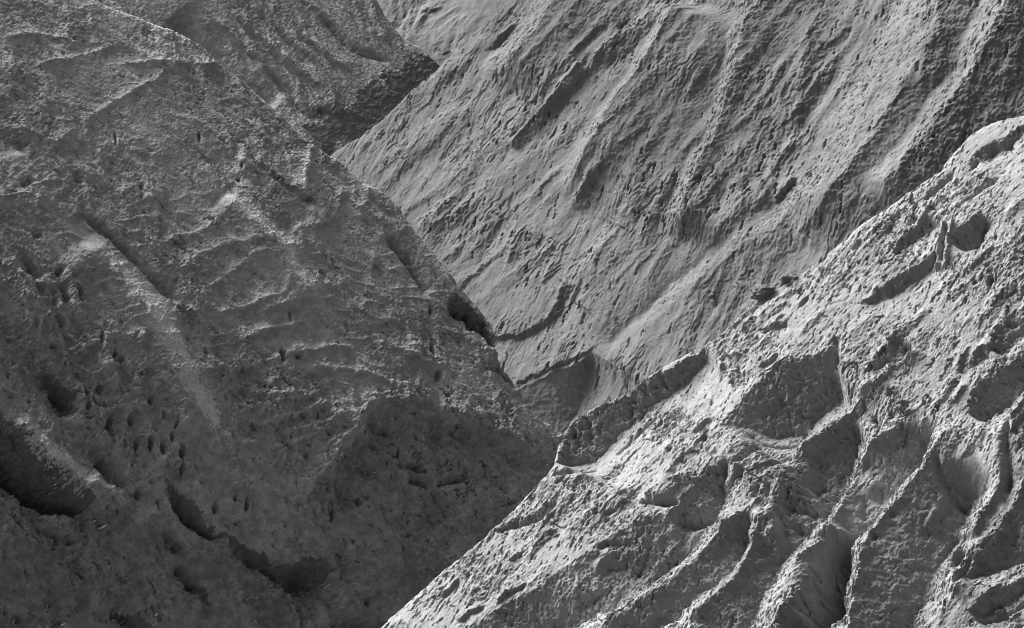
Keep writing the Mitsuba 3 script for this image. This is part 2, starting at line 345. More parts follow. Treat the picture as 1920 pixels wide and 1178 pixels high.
# big overhung faces
N.wall([(1330, 800), (1402, 734), (1440, 697), (1500, 672), (1560, 651), (1588, 650)], [(1345, 822), (1417, 816), (1480, 808), (1515, 783), (1548, 757), (1590, 716)], 84, foot=110, part='rock_face', ends=(.4, .1))
N.ridge([(1470, 700), (1480, 750), (1485, 800)], 10, 14, 10, lift=-40); N.crack([(1462, 725), (1466, 770)], 8, 5, lift=-35); N.crack([(1580, 660), (1584, 690), (1580, 715)], 16, 7, lift=-50)
N.wall([(1240, 962), (1270, 939), (1285, 919), (1310, 882), (1340, 859), (1378, 850)], [(1270, 989), (1310, 988), (1345, 983), (1353, 957), (1358, 917), (1382, 864)], 74.4, foot=32, part='rock_face', ends=(.08, .1))
N.wall([(1400, 815), (1375, 850), (1360, 872)][::-1], [(1420, 818), (1400, 845), (1378, 878)][::-1], 24.0, foot=32)
N.wall([(1452, 909), (1465, 869), (1485, 822), (1515, 792), (1560, 772), (1605, 756)], [(1464, 966), (1500, 966), (1533, 960), (1564, 932), (1579, 880), (1590, 840), (1617, 812)], 88.8, foot=36, part='rock_face', ends=(.05, .08))
N.spot(1505, 870, 20, 14, 20, -14); N.crack([(1520, 840), (1526, 880), (1520, 920)], 12, 7, lift=-40); N.spot(1500, 925, 26, 22, 0, 14)
N.fin([(1470, 818), (1518, 781), (1560, 762), (1600, 745), (1625, 730), (1660, 690), (1694, 668), (1731, 644)], 20, 16, 10)
N.fin([(1345, 985), (1345, 939), (1355, 909), (1370, 874), (1395, 844), (1425, 814)], 28, 14, 45)
N.fin([(1535, 960), (1560, 934), (1567, 909), (1577, 879), (1585, 839), (1612, 819), (1660, 799), (1690, 782)], 18, 16, 9)
N.wall([(1535, 962), (1560, 936), (1568, 909), (1578, 879), (1586, 839), (1613, 819), (1660, 799), (1690, 782)], [(1592, 1020), (1618, 995), (1645, 957), (1672, 926), (1700, 893), (1727, 857), (1755, 825), (1775, 805)], 56, foot=16, ends=(.08, .1), curve=1.1, rough=.5)
N.wall([(1470, 1190), (1487, 1110), (1515, 1060), (1538, 1025), (1545, 1000), (1572, 985)], [(1588, 1190), (1596, 1110), (1605, 1070), (1610, 1025), (1626, 996)], 126.0, foot=10, part='rock_face', ends=(.02, .1), curve=0.7)
N.ridge([(1550, 1180), (1562, 1110), (1570, 1050), (1590, 1005)], -120, 30, 22, (.1, .15), lift=-50, p=1.6); N.crack([(1542, 1030), (1546, 1080), (1545, 1135)], 30, 7, lift=-30); N.spot(1555, 1085, 12, 16, 70, 14)
N.fin([(1468, 1190), (1488, 1121), (1511, 1084), (1537, 1042), (1530, 1000), (1560, 975)], 30, 62, 12)
N.fin([(1585, 1190), (1597, 1109), (1607, 1069), (1612, 1029), (1627, 994), (1652, 959), (1677, 929), (1702, 899), (1727, 864), (1752, 834), (1785, 800), (1830, 770)], 18, 17, 9, ends=(.02, .2))
N.wall([(1592, 1190), (1604, 1109), (1614, 1069), (1620, 1029), (1634, 996), (1658, 962), (1682, 932), (1708, 901), (1733, 867), (1758, 838)], [(1694, 1190), (1733, 1105), (1762, 1040), (1788, 995), (1806, 955), (1812, 910), (1815, 880)], 62, foot=45, ends=(.02, .1), curve=1.5, rough=.5)
N.ridge([(1745, 1190), (1770, 1110), (1800, 1050)], 12, 30, 30, (.05, .2))
N.fin([(1780, 1114), (1802, 1086), (1822, 1041), (1842, 1014), (1862, 984), (1892, 949), (1935, 905)], 14, 40, 10, ends=(.06, .0))
N.wall([(1796, 1098), (1824, 1046), (1848, 1016), (1868, 986), (1898, 952), (1935, 915)], [(1815, 1104), (1850, 1074), (1890, 1052), (1935, 1034)], 40, foot=40, part='rock_face', ends=(.06, .0))
N.fin([(1745, 1145), (1785, 1112), (1830, 1084), (1870, 1059), (1935, 1035)], 9, 10, 70, ends=(.1, .0))
N.wall([(1812, 1160), (1842, 1112), (1872, 1092), (1907, 1078), (1940, 1070)], [(1822, 1166), (1855, 1160), (1888, 1132), (1912, 1110), (1940, 1098)], 40, foot=60, part='rock_face', ends=(.05, .0))
N.fin([(1815, 992), (1848, 930), (1876, 892), (1885, 840), (1888, 775), (1902, 748), (1940, 708)], 28, 46, 8, ends=(.04, .0))
N.crack([(1888, 930), (1887, 850), (1889, 775)], 30, 7, lift=10)
N.wall([(1815, 790), (1824, 728), (1857, 699), (1891, 675), (1940, 648)], [(1838, 816), (1852, 808), (1876, 788), (1895, 764), (1940, 722)], 69.6, foot=28, part='rock_face', ends=(.08, .0), rough=.5)
N.wall([(1757, 850), (1790, 842), (1815, 838), (1836, 832)], [(1768, 914), (1790, 924), (1810, 920), (1836, 907)], 16.8, foot=40, part='rock_face', rough=0.3)
N.crack([(1752, 840), (1760, 888), (1780, 918), (1808, 914)], 20, 6, wander=1)
N.crack([(1786, 1030), (1789, 1054)], 40, 6, wander=.5, lift=5); N.spot(1790, 1028, 13, 11, -60, -70, p=1.6, wander=.05)
N.spot(1573, 984, 16, 7, 0, -34); N.spot(1485, 1172, 17, 22, 20, -44)
N.spot(1410, 1000, 10, 22, 20, 12); N.spot(1452, 990, 16, 30, -10, 20, p=1); N.crack([(1448, 945), (1462, 970), (1466, 1000)], 10, 4)
for x, y in ((1632, 897), (1665, 900)): N.spot(x, y, 14, 16, 0, -12, p=1.4)
# block with a shadow under it
N.spot(1246, 918, 44, 17, 22, 16, p=1.6); N.crack([(1200, 938), (1240, 940), (1274, 936)], 26, 5, wander=.5)
N.ridge([(1200, 925), (1232, 905), (1270, 895), (1292, 872)], 10, 10, 6)
# upper part
N.wall([(1818, 300), (1842, 272), (1868, 258), (1884, 262), (1900, 246), (1940, 228)], [(1822, 308), (1850, 293), (1876, 282), (1892, 272), (1912, 258), (1940, 236)], 22, foot=70, part='rock_face', ends=(.15, 0), wander=7)
N.crack([(1850, 285), (1862, 268)], 12, 5); N.crack([(1888, 275), (1896, 258)], 12, 5); N.crack([(1822, 312), (1832, 296)], 14, 6)
N.wall([(1596, 580), (1640, 548), (1690, 515), (1720, 495), (1758, 466)], [(1604, 588), (1650, 565), (1692, 543), (1732, 516), (1762, 486)], 28.0, wander=4, foot=60, part='rock_face', ends=(.2, .03))
N.wall([(1664, 474), (1690, 450), (1710, 430), (1737, 398)], [(1676, 482), (1703, 464), (1730, 442), (1752, 420)], 24.0, wander=4, foot=30, part='rock_face')
N.wall([(1783, 464), (1792, 430), (1816, 412), (1848, 402)], [(1795, 478), (1820, 472), (1846, 454), (1858, 425)], 44.0, wander=4, foot=12, part='rock_face', ends=(.1, .06))
for x in (1758, 1776): N.ridge([(x - 6, 495), (x, 450), (x + 6, 405)], 14, 6, 5)
N.crack([(1766, 490), (1768, 450), (1772, 415)], 14, 5)
for p, h in (([(1578, 450), (1584, 428), (1592, 412)], 18), ([(1600, 470), (1612, 448)], 14), ([(1535, 492), (1545, 474)], 12), ([(1700, 425), (1720, 405)], 14), ([(1655, 440), (1670, 420), (1690, 395)], 10), ([(1800, 380), (1840, 350), (1880, 330)], 10), ([(1730, 380), (1760, 350), (1790, 320)], 14), ([(1740, 300), (1765, 320)], 10)): N.crack(p, h, 6)
N.scarp([(1460, 500), (1540, 440), (1590, 400), (1690, 335)], 14, 20, 30, 4, (.2, .2))
N.wall([(1425, 624), (1445, 606), (1474, 597)], [(1432, 629), (1455, 617), (1480, 608)], 9.8, wander=8, foot=20)
N.wall([(1622, 694), (1640, 670), (1665, 650), (1690, 632), (1708, 627)], [(1632, 702), (1665, 686), (1692, 672), (1717, 656)], 19.6, wander=8, foot=22, part='rock_face')
N.wall([(1795, 704), (1805, 675), (1825, 655), (1842, 647)], [(1806, 710), (1822, 694), (1848, 665)], 16.8, wander=8, foot=25, part='rock_face', lip=14)
N.wall([(1844, 652), (1857, 633), (1880, 620), (1902, 600), (1940, 578)], [(1856, 660), (1886, 648), (1922, 622), (1940, 608)], 21.0, wander=8, foot=25, part='rock_face', ends=(.1, 0))
N.wall([(1880, 612), (1886, 585), (1910, 572), (1940, 558)], [(1890, 618), (1912, 606), (1940, 586)], 14.0, wander=8, foot=16, ends=(.1, 0))
N.spot(1857, 525, 12, 5, 60, -18); N.spot(1507, 566, 12, 5, 45, -12); N.spot(1405, 633, 10, 4, 20, -10); N.spot(1622, 735, 14, 8, 10, -18)
N.wall([(1340, 672), (1352, 652), (1362, 650)], [(1350, 692), (1366, 692), (1370, 672)], 12.6, wander=8, foot=12); N.wall([(1362, 717), (1376, 690), (1392, 688)], [(1370, 724), (1388, 718), (1396, 700)], 12.6, wander=8, foot=14)
N.wall([(1210, 794), (1240, 768), (1270, 749)], [(1220, 799), (1250, 785), (1274, 763)], 9.1, wander=8, foot=20); N.wall([(1116, 882), (1134, 862), (1149, 846)], [(1122, 894), (1140, 880), (1154, 856)], 8.4, wander=8, foot=14)
N.wall([(1265, 838), (1290, 818), (1312, 798)], [(1278, 844), (1296, 830), (1318, 806)], 8.4, wander=8, foot=16)
N.spot(1166, 921, 8, 5, 30, -12); N.spot(1145, 958, 16, 4, 10, -10)
N.wall([(926, 998), (950, 979), (985, 966), (1020, 950), (1049, 932)], [(934, 1004), (985, 981), (1022, 964), (1052, 940)], 12.6, wander=8, foot=22); N.crack([(950, 988), (985, 977), (1022, 960)], 10, 4)
N.wall([(1066, 914), (1085, 900), (1105, 891)], [(1072, 919), (1088, 908), (1108, 897)], 8.4, wander=8, foot=14)
N.wall([(1335, 644), (1375, 604), (1420, 564), (1490, 524)], [(1337, 652), (1380, 611), (1425, 571), (1494, 530)], 6.3, foot=14, wander=3)
for p, d, w in (([(1035, 890), (1075, 880), (1095, 870), (1112, 858)], 12, 5), ([(1135, 838), (1160, 810), (1200, 775), (1235, 752)], 9, 5), ([(1370, 790), (1410, 806), (1430, 811), (1480, 806), (1515, 782)], 12, 5), ([(1458, 738), (1464, 775)], 8, 4), ([(1490, 760), (1484, 802)], 8, 4),
                ([(1310, 884), (1340, 868), (1375, 858)], 10, 5), ([(1358, 912), (1375, 900), (1392, 888)], 14, 5), ([(1524, 908), (1530, 942)], 14, 5), ([(1630, 772), (1638, 785), (1646, 798)], 14, 5), ([(1545, 1008), (1556, 1024)], 10, 4), ([(1786, 1100), (1810, 1070), (1821, 1034)], 16, 5),
                ([(1820, 1166), (1855, 1154), (1885, 1140), (1935, 1110)], 14, 5), ([(1115, 1030), (1135, 1014), (1180, 1012)], 9, 5), ([(1175, 1056), (1190, 1040)], 9, 5), ([(1285, 1096), (1310, 1085), (1335, 1080)], 9, 5), ([(1640, 998), (1634, 1012)], 16, 6), ([(1673, 952), (1664, 968)], 16, 6),
                ([(1820, 960), (1830, 945), (1838, 925)], 12, 6), ([(1890, 1010), (1898, 985)], 12, 7), ([(1600, 900), (1606, 925), (1600, 950)], 10, 6), ([(1440, 870), (1452, 850), (1470, 830)], 9, 5), ([(1420, 905), (1410, 935)], 12, 5), ([(1440, 900), (1432, 930)], 12, 5), ([(1395, 880), (1385, 905)], 10, 5)): N.crack(p, d, w, wander=1.5)
for p in ([(823, 1118), (845, 1104), (863, 1087)], [(858, 1170), (885, 1145), (915, 1134)], [(953, 1053), (978, 1035)], [(932, 1136), (960, 1108), (995, 1093)], [(880, 1120), (900, 1100)], [(1180, 1165), (1230, 1140), (1250, 1120)],
          [(1120, 1060), (1160, 1045), (1175, 1020)], [(1060, 1120), (1085, 1098), (1120, 1090)], [(1150, 1100), (1190, 1080)], [(1300, 1110), (1330, 1075)], [(1290, 800), (1330, 775)], [(1420, 690), (1460, 660)], [(1170, 1060), (1200, 1030), (1210, 1005)], [(1050, 1150), (1075, 1140), (1100, 1120)]):
    N.scarp(p, 12, 14, 16, 3, (.2, .2))
N.ledges(70, (760, 560, 1900, 1170), lambda x, y: 40 + (x + y - 1700) / 65, (35, 150), (4, 11), (7, 18), 41, keep=lambda x, y: y > 1750 - 0.93 * x and not (1380 < x < 1600 and 660 < y < 800) and not (1040 < x < 1330 and y < 1740 - 0.72 * x - 60))
N.ledges(30, (1380, 380, 1910, 700), lambda x, y: 44, (30, 120), (2.5, 7), (6, 15), 42, keep=lambda x, y: y > 1500 - 0.66 * x)
N.vary(); N.pock(7, 2.2, .5, 5, 71); N.pock(16, 2.2, .68, 8, 72); N.crust(2.6, 40, 2.4, 11, 6, .6); N.flakes(1.2, 44, 2.6, 12, 3); N.flakes(0.9, 11, 1.9, 13, 2); N.facets(10, 1.8, .14, .7, 5, -.2); N.facets(30, 1.8, .10, 1.4, 6, 0); N.grit(.9)
N.build('foreground_ridge', 'pale_earth', 'sunlit pale eroded ridge with sharp fins in the foreground')

# ------------------------------------------------------------------ the shaded hill
left = Hill(450, 600, 110, (0.49, -0.535, 0.69), (-50, -40, 1130, 1225), 1.9, base=lambda a, b: -np.where(b < 0, 0.015, 0.004) * b * b)
left.crest([(1120, 900), (1047, 800), (1013, 788), (997, 760), (980, 752), (976, 726), (945, 690), (932, 665), (929, 612), (898, 573), (861, 532), (830, 490), (783, 434), (745, 380), (710, 352), (690, 345), (640, 298), (615, 290), (585, 268), (530, 215), (480, 170), (465, 158), (420, 122), (370, 77), (300, 45), (200, 8), (120, -30), (40, -60)][::-1], back=150)
L = left; L.sink = 0.6
# gullies and broken banks that drop to the lower left
L.wall([(130, 372), (160, 400), (200, 430), (235, 465), (270, 500), (300, 530), (340, 575)], [(128, 382), (155, 416), (195, 447), (228, 482), (262, 515), (292, 545), (335, 585)], 35.1, foot=45, part='gully_bank', ends=(.08, .15), lip=50)
L.crack([(140, 392), (165, 420), (200, 444), (235, 480), (270, 513), (300, 545), (340, 585)], 15.6, 7, lift=-12)
L.smooth([(150, 430), (220, 500), (300, 580)], 26)
L.ridge([(150, 440), (215, 515), (260, 565), (280, 590), (325, 680), (360, 765), (415, 815)], 26, 45, 45, p=1.2)
L.ridge([(420, 360), (500, 430), (550, 490), (590, 560)], 18, 50, 50, p=1.2)
L.ridge([(440, 290), (500, 320), (560, 375), (620, 420)], 14, 50, 20)
L.wall([(470, 298), (500, 320), (550, 362), (590, 385)], [(468, 306), (498, 332), (546, 374), (585, 393)], 16.2, foot=30, lip=40)
L.wall([(-20, 150), (20, 205), (48, 250), (54, 290)], [(-30, 205), (0, 245), (22, 268), (50, 302)], 20, foot=60, ends=(.05, .2), wander=7)
L.wall([(-20, 480), (16, 550), (45, 605), (70, 655), (110, 700), (125, 725)], [(-30, 570), (0, 620), (40, 665), (72, 705), (112, 738)], 45.9, foot=50, ends=(.05, .15), lip=40)
L.wall([(85, 690), (110, 706), (135, 742), (148, 792)], [(78, 704), (92, 745), (116, 778), (146, 800)], 48.6, foot=18, part='shade_tint_face', ends=(.05, .05)); L.crack([(95, 725), (108, 755), (140, 785)], 33.8, 8, lift=-26)
L.wall([(-20, 765), (15, 788), (50, 828), (90, 863), (125, 893), (148, 923)], [(-25, 880), (20, 920), (60, 950), (100, 966), (140, 978), (154, 968)], 102.6, foot=30, part='shade_tint_face', ends=(.02, .04), curve=1.1, rough=.6)
L.crack([(-20, 885), (20, 921), (60, 952), (100, 967), (142, 980)], 52.0, 8, lift=-62, ends=(.02, .1))
L.ridge([(20, 785), (60, 825), (100, 858), (170, 915), (245, 950)], 22, 35, 20, p=1.2)
L.wall([(60, 982), (105, 996), (130, 1008), (148, 1028)], [(58, 988), (100, 1008), (122, 1024), (142, 1036)], 21.6, foot=25, lip=20); L.crack([(75, 992), (108, 1006), (140, 1028)], 20.8, 6, lift=-10)
L.ridge([(-10, 1010), (50, 1022), (100, 1034), (130, 1060), (165, 1110)], 24, 30, 30)
L.wall([(-10, 1040), (40, 1085), (70, 1135), (90, 1165)], [(-10, 1058), (30, 1110), (55, 1155), (80, 1180)], 32.4, foot=30); L.crack([(30, 1145), (45, 1155), (60, 1175)], 28.6, 9)
L.ridge([(250, 955), (270, 990), (275, 1040), (290, 1080), (330, 1130), (380, 1170)], 26, 40, 25)
L.wall([(298, 905), (340, 926), (372, 952), (402, 988), (428, 1006)], [(296, 925), (328, 958), (362, 988), (393, 1010), (420, 1022)], 43.2, foot=20, part='shade_tint_face'); L.crack([(310, 938), (340, 970), (370, 996), (410, 1016)], 28.6, 8, lift=-25)
L.wall([(400, 1000), (435, 1008), (480, 1032), (520, 1055), (552, 1058), (575, 1048), (605, 1048)], [(398, 1016), (430, 1034), (470, 1062), (510, 1088), (540, 1104), (590, 1106), (614, 1078)], 54.0, foot=35, part='shade_tint_face', wander=5); L.crack([(420, 1018), (455, 1040), (500, 1068), (540, 1080), (590, 1075)], 26.0, 9, lift=-15)
L.spot(570, 1080, 22, 18, 0, -22, wander=.4); L.spot(517, 1066, 10, 12, 0, -18, wander=.4)
L.wall([(316, 1046), (345, 1078), (375, 1103), (394, 1140), (412, 1168)], [(318, 1062), (338, 1108), (362, 1138), (388, 1164), (398, 1184)], 62.1, foot=25, part='shade_tint_face', ends=(.05, .1), wander=5); L.crack([(322, 1062), (345, 1090), (368, 1118)], 46.8, 11, lift=-20)
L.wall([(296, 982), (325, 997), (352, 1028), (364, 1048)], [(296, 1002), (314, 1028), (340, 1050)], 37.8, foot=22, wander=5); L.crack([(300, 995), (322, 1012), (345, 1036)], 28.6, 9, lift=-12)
L.wall([(206, 1126), (232, 1132), (258, 1158), (284, 1190)], [(203, 1142), (222, 1164), (248, 1196)], 45.9, foot=25, part='shade_tint_face'); L.crack([(208, 1138), (228, 1146), (244, 1165)], 39.0, 9, lift=-15)
L.wall([(180, 1150), (210, 1165), (225, 1190)], [(175, 1168), (195, 1184), (205, 1200)], 32.4, foot=30)
L.wall([(600, 1172), (640, 1160), (680, 1156), (725, 1163)], [(600, 1200), (640, 1198), (690, 1194), (725, 1184)], 60.8, foot=20); L.crack([(610, 1178), (650, 1172), (700, 1168)], 39.0, 10, lift=-20)
L.crack([(567, 1185), (570, 1150), (560, 1130)], 23.4, 7)
# the side spur with the steeper face under it
L.wall([(545, 945), (590, 899), (622, 855), (665, 789), (690, 759), (740, 754), (780, 750), (830, 766), (875, 785), (950, 815), (1015, 852)], [(610, 960), (640, 900), (670, 855), (700, 822), (735, 808), (780, 806), (830, 820), (890, 840), (950, 864), (1015, 882)], 45.9, foot=130, ends=(.15, .1), lip=45, wander=6)
L.ridge([(560, 930), (590, 899), (620, 859), (665, 789), (690, 760), (740, 752), (790, 750)], 14, 14, 12, wander=5)
L.spot(703, 782, 22, 12, -30, -30, wander=.4); L.spot(728, 795, 14, 10, -30, -20, wander=.4)
L.spot(788, 873, 16, 8, -10, -26, wander=.3); L.spot(765, 866, 10, 7, 0, -16, wander=.3)
L.crack([(770, 890), (790, 900), (815, 908)], 23.4, 6); L.crack([(818, 908), (850, 900), (895, 888)], 23.4, 6); L.spot(860, 892, 14, 7, 0, -14)
L.crack([(816, 922), (830, 945), (850, 970)], 13.0, 4); L.spot(816, 925, 8, 4, -30, -12)
L.crack([(640, 880), (650, 930), (665, 960)], 20.8, 11)
L.crack([(187, 858), (200, 874), (215, 899), (240, 912)], 44.2, 8, ends=(.02, .15)); L.spot(190, 860, 8, 8, 0, -18)
# the broken rock along the skyline
L.crack([(725, 440), (755, 478), (785, 520), (810, 560)], 23.4, 8); L.wall([(842, 548), (880, 568), (908, 592), (930, 640)], [(838, 588), (872, 604), (896, 618), (922, 658)], 32.4, foot=14, ends=(.1, .05), part='shade_tint_face')
L.crack([(887, 624), (885, 600), (880, 575)], 39.0, 5); L.crack([(903, 632), (897, 600)], 33.8, 4); L.crack([(867, 600), (866, 575)], 20.8, 4); L.crack([(928, 655), (916, 612), (900, 585)], 23.4, 6)
L.crack([(932, 680), (950, 705), (974, 730)], 23.4, 7); L.spot(1003, 768, 10, 8, -60, -22)
for x, y, rx, ry, d in ((160, 737, 9, 12, 22), (190, 727, 10, 9, 14), (203, 794, 10, 14, 22), (162, 764, 7, 10, 12), (195, 762, 7, 9, 12), (247, 786, 9, 10, 14), (257, 834, 7, 14, 20), (282, 832, 8, 14, 22), (232, 834, 6, 10, 18), (305, 839, 8, 15, 24),
                        (322, 820, 6, 8, 18), (340, 849, 9, 13, 18), (341, 878, 4, 11, 16), (307, 779, 6, 9, 12), (328, 797, 5, 10, 12), (280, 754, 6, 8, 12), (215, 664, 5, 9, 16), (225, 679, 8, 8, 10), (187, 639, 5, 10, 14), (405, 948, 9, 10, 14), (465, 944, 6, 12, 20),
                        (627, 963, 7, 12, 18), (262, 925, 12, 10, 16), (295, 948, 6, 10, 12), (529, 667, 10, 14, 18), (593, 784, 3, 9, 12), (755, 844, 4, 12, 14), (682, 934, 10, 8, 14), (825, 704, 7, 10, 12), (217, 261, 3, 14, 20), (374, 256, 4, 11, 12),
                        (452, 312, 4, 6, 10), (447, 338, 5, 5, 8), (543, 595, 4, 11, 12), (265, 350, 6, 8, 8), 
                        (690, 1128, 10, 8, 12), (560, 668, 12, 5, 8), (808, 582, 7, 10, 10), (812, 655, 7, 16, 14), (820, 705, 6, 12, 12), (445, 930, 6, 7, 10)):
    L.spot(x, y, 0.6 * rx, 0.9 * ry, 6, -1.8 * d, p=1.6, wander=.2)
for p, d, w in (([(45, 478), (60, 500), (80, 524)], 26, 6), ([(52, 500), (66, 512)], 18, 6), ([(70, 532), (80, 562)], 22, 6), ([(98, 535), (103, 578)], 20, 6), ([(113, 530), (128, 572)], 22, 6), ([(150, 538), (153, 572)], 18, 5), ([(105, 505), (118, 514)], 22, 7), ([(36, 345), (52, 342), (54, 330)], 22, 5),
                ([(145, 320), (150, 345)], 16, 6), ([(60, 440), (82, 440)], 14, 5), ([(650, 600), (656, 625)], 10, 5), ([(735, 835), (752, 850)], 10, 5)): L.crack(p, d, w)
veins = [[(300, 450), (350, 440), (415, 415)], [(330, 512), (345, 500), (380, 475), (440, 450)], [(370, 545), (410, 525), (450, 500), (480, 465)], [(395, 590), (460, 575), (515, 555)], [(572, 372), (565, 325), (578, 305), (583, 268)],
         [(540, 440), (625, 412), (632, 385), (645, 345)], [(690, 345), (688, 370), (680, 385), (665, 395)], [(645, 345), (670, 395), (680, 415)], [(435, 774), (500, 759), (620, 736)], [(465, 740), (540, 745), (610, 724)], [(480, 800), (550, 779), (620, 759), (665, 757)],
         [(525, 812), (600, 799), (650, 775)], [(150, 709), (200, 689), (250, 684)], [(170, 795), (200, 774), (240, 761), (280, 764), (305, 774)], [(205, 821), (250, 816), (300, 820), (325, 829)], [(255, 912), (280, 879), (320, 849), (345, 834)], [(295, 869), (345, 864)],
         [(140, 669), (165, 644), (215, 634)], [(210, 640), (240, 628), (270, 640)], [(140, 235), (210, 195), (270, 160), (320, 130), (350, 90)], [(220, 120), (320, 115), (425, 122)], [(450, 690), (520, 670), (600, 650), (680, 655)], [(440, 640), (500, 620), (580, 600)],
         [(30, 230), (75, 255), (105, 270), (130, 240)], [(480, 590), (560, 560), (640, 560)], [(560, 690), (650, 690), (720, 720), (800, 730)], [(700, 470), (690, 520), (720, 570)], [(420, 460), (500, 445), (560, 470)], [(0, 70), (80, 60), (160, 90)], [(60, 120), (150, 110), (230, 75)],
         [(100, 640), (130, 655), (160, 650)], [(60, 700), (40, 680), (20, 690)], [(430, 830), (500, 840), (560, 830), (620, 800)], [(700, 640), (760, 660), (820, 690)], [(650, 560), (700, 600), (750, 600)]]
for p in veins: L.ridge(p, 9 if p[0][1] > 560 else 5, 9, 9, (.15, .15), 2.5, lift=0)
L.ridge(veins[4], 3, 5, 5)
for p in veins: L.streaks([p], 3.0, 'trail')
L.streaks([[(190, 470), (250, 545), (290, 600), (330, 675), (370, 755), (435, 835)]], 34, 'scree_fringe'); L.streaks([[(390, 340), (470, 410), (530, 455), (580, 530), (620, 600)]], 28, 'scree_fringe'); L.streaks([[(10, 775), (60, 825), (100, 860), (170, 915), (250, 955)]], 18, 'scree_fringe')
L.streaks([[(200, 480), (250, 540), (290, 595), (330, 670), (365, 750), (425, 822)]], 20, 'scree_streak'); L.streaks([veins[4]], 4.5, 'scree_streak'); L.streaks([[(400, 350), (470, 410), (520, 450), (560, 520), (590, 560)]], 16, 'scree_streak')
L.streaks([[(20, 785), (60, 825), (100, 860), (170, 915), (240, 950)]], 10, 'scree_streak'); L.streaks([[(545, 945), (590, 899), (622, 855), (665, 789), (690, 759), (740, 752)]], 4, 'trail'); L.streaks([[(190, 4), (300, 42), (372, 78), (420, 122)]], 5, 'trail')
# shade painted in colour below the old gully lip and under the side spur
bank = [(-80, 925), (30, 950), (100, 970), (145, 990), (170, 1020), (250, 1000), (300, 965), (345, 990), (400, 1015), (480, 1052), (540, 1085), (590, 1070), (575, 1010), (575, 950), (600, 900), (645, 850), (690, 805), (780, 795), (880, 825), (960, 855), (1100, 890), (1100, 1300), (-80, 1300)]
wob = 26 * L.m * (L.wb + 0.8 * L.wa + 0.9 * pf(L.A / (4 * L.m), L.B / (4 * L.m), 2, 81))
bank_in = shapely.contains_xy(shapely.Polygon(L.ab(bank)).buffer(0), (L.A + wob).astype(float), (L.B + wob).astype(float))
L.mark('shade_tint_bank', np.s_[:, :], bank_in & (L.part == 0))
L.web(ss(-1, 1, (L.A + 19) / 6) * ss(0, 1, (L.B + 9) / 5) * (1 - .75 * ss(3, 9, L.B)) * .9 + .1)
L.vary(200, .7)
L.rough *= 0.4 + 0.6 * ss(0, 1, (6 - L.B) / 12)            # the upper part is even and fine grained
L.rough *= 1 + 0.3 * ss(0, 1, (-L.A * 0.6 - L.B) / 16)       # the lower left is the most broken
lower = ss(0, 1, (-L.A * 0.6 - L.B) / 14); L.rough *= lower + 1e-3; L.crust(9, 46, 5.0, 28, 4, .5); L.rough /= lower + 1e-3; L.pock(12, 1.6, .62, 8, 74); L.pock(30, 1.6, .72, 10, 75); L.crust(9, 60, 1.6, 21, 6, .56); L.flakes(2.2, 40, 1.6, 22, 3); L.flakes(1.8, 15, 1.4, 23, 2); L.facets(14, 1.5, .12, .7, 7, -.2); L.grit(1.5)
L.build('shaded_hill', 'dark_earth', 'large grey hill in shade with pale branching rills')

# ------------------------------------------------------------------ the ribbed slope behind
far = Hill(1200, 300, 175, (-0.40, -0.55, 0.73), (560, -60, 1990, 900), 2.0)
far.crest([(480, 400), (560, 330), (640, 275), (700, 235), (760, 185), (820, 128), (850, 100), (880, 75), (925, 35), (960, -5), (1000, -50), (1050, -120)], rnd=4)
F = far
F.rib([(1030, 372), (1045, 350), (1090, 300), (1125, 250), (1150, 200), (1200, 140), (1230, 90), (1290, -20)], 60, 56, 220, wander=3)
F.smooth([(1040, 330), (1110, 250), (1138, 195), (1185, 135), (1220, 80)], 22, .6)
F.rib([(955, 274), (1010, 215), (1050, 170), (1092, 118)], 14, 15, 24, ends=(.05, .05), wander=2)
F.rib([(1080, 130), (1160, 70), (1250, 5)], 12, 26, 40, None)
F.rib([(925, 160), (960, 112), (1005, 60), (1050, 0), (1060, -30)], 40, 75, 160)
F.scarp([(905, 100), (930, 82), (965, 58), (988, 38)], 16, 26, 24, 6, (.4, .4), 5)
for p, h, lip in (([(775, 436), (820, 400), (872, 352)], 20, 26), ([(720, 215), (770, 172), (820, 138), (880, 90)], 10, 24), ([(690, 330), (790, 255), (900, 175)], 10, 26), ([(755, 400), (850, 330), (950, 240), (1010, 190)], 9, 30), ([(860, 400), (950, 320), (1060, 250), (1120, 190)], 8, 34),
                  ([(1075, 395), (1100, 355), (1130, 315)], 12, 14), ([(1075, 545), (1110, 490), (1160, 420), (1230, 330)], 12, 30), ([(1150, 500), (1230, 400), (1280, 290)], 9, 34), ([(1230, 540), (1330, 450), (1430, 370), (1540, 250), (1640, 130)], 12, 36), ([(1330, 540), (1420, 460), (1560, 330), (1660, 165), (1705, 110)], 12, 34),
                  ([(1180, 640), (1300, 530), (1420, 440), (1560, 370)], 12, 40), ([(1440, 300), (1500, 190), (1518, 100), (1515, 20)], 10, 26), ([(1300, 190), (1330, 110), (1345, 40)], 8, 26), ([(1560, 250), (1640, 160), (1700, 50)], 9, 30), ([(1720, 210), (1745, 150), (1775, 60)], 8, 18)):
    F.rib(p, 0.8 * h, lip, 2.2 * lip, None, (.3, .3), 6)
F.scarp([(1450, 388), (1480, 366), (1515, 342)], 18, 30, 30, 5, (.4, .4), 6)
F.rib([(1255, 440), (1272, 405), (1292, 355), (1330, 280), (1360, 220), (1385, 130), (1415, 20), (1425, -30)], 34, 36, 170, ends=(.1, .05))
F.rib([(1470, 430), (1510, 405), (1570, 350), (1610, 310), (1645, 250), (1685, 190), (1712, 140), (1742, 80), (1775, -20)], 56, 120, 190, ends=(.2, .02))
F.rib([(1640, 390), (1675, 358), (1740, 283), (1785, 213), (1820, 170), (1836, 145), (1862, 80), (1905, -10)], 36, 48, 190, ends=(.1, .02))
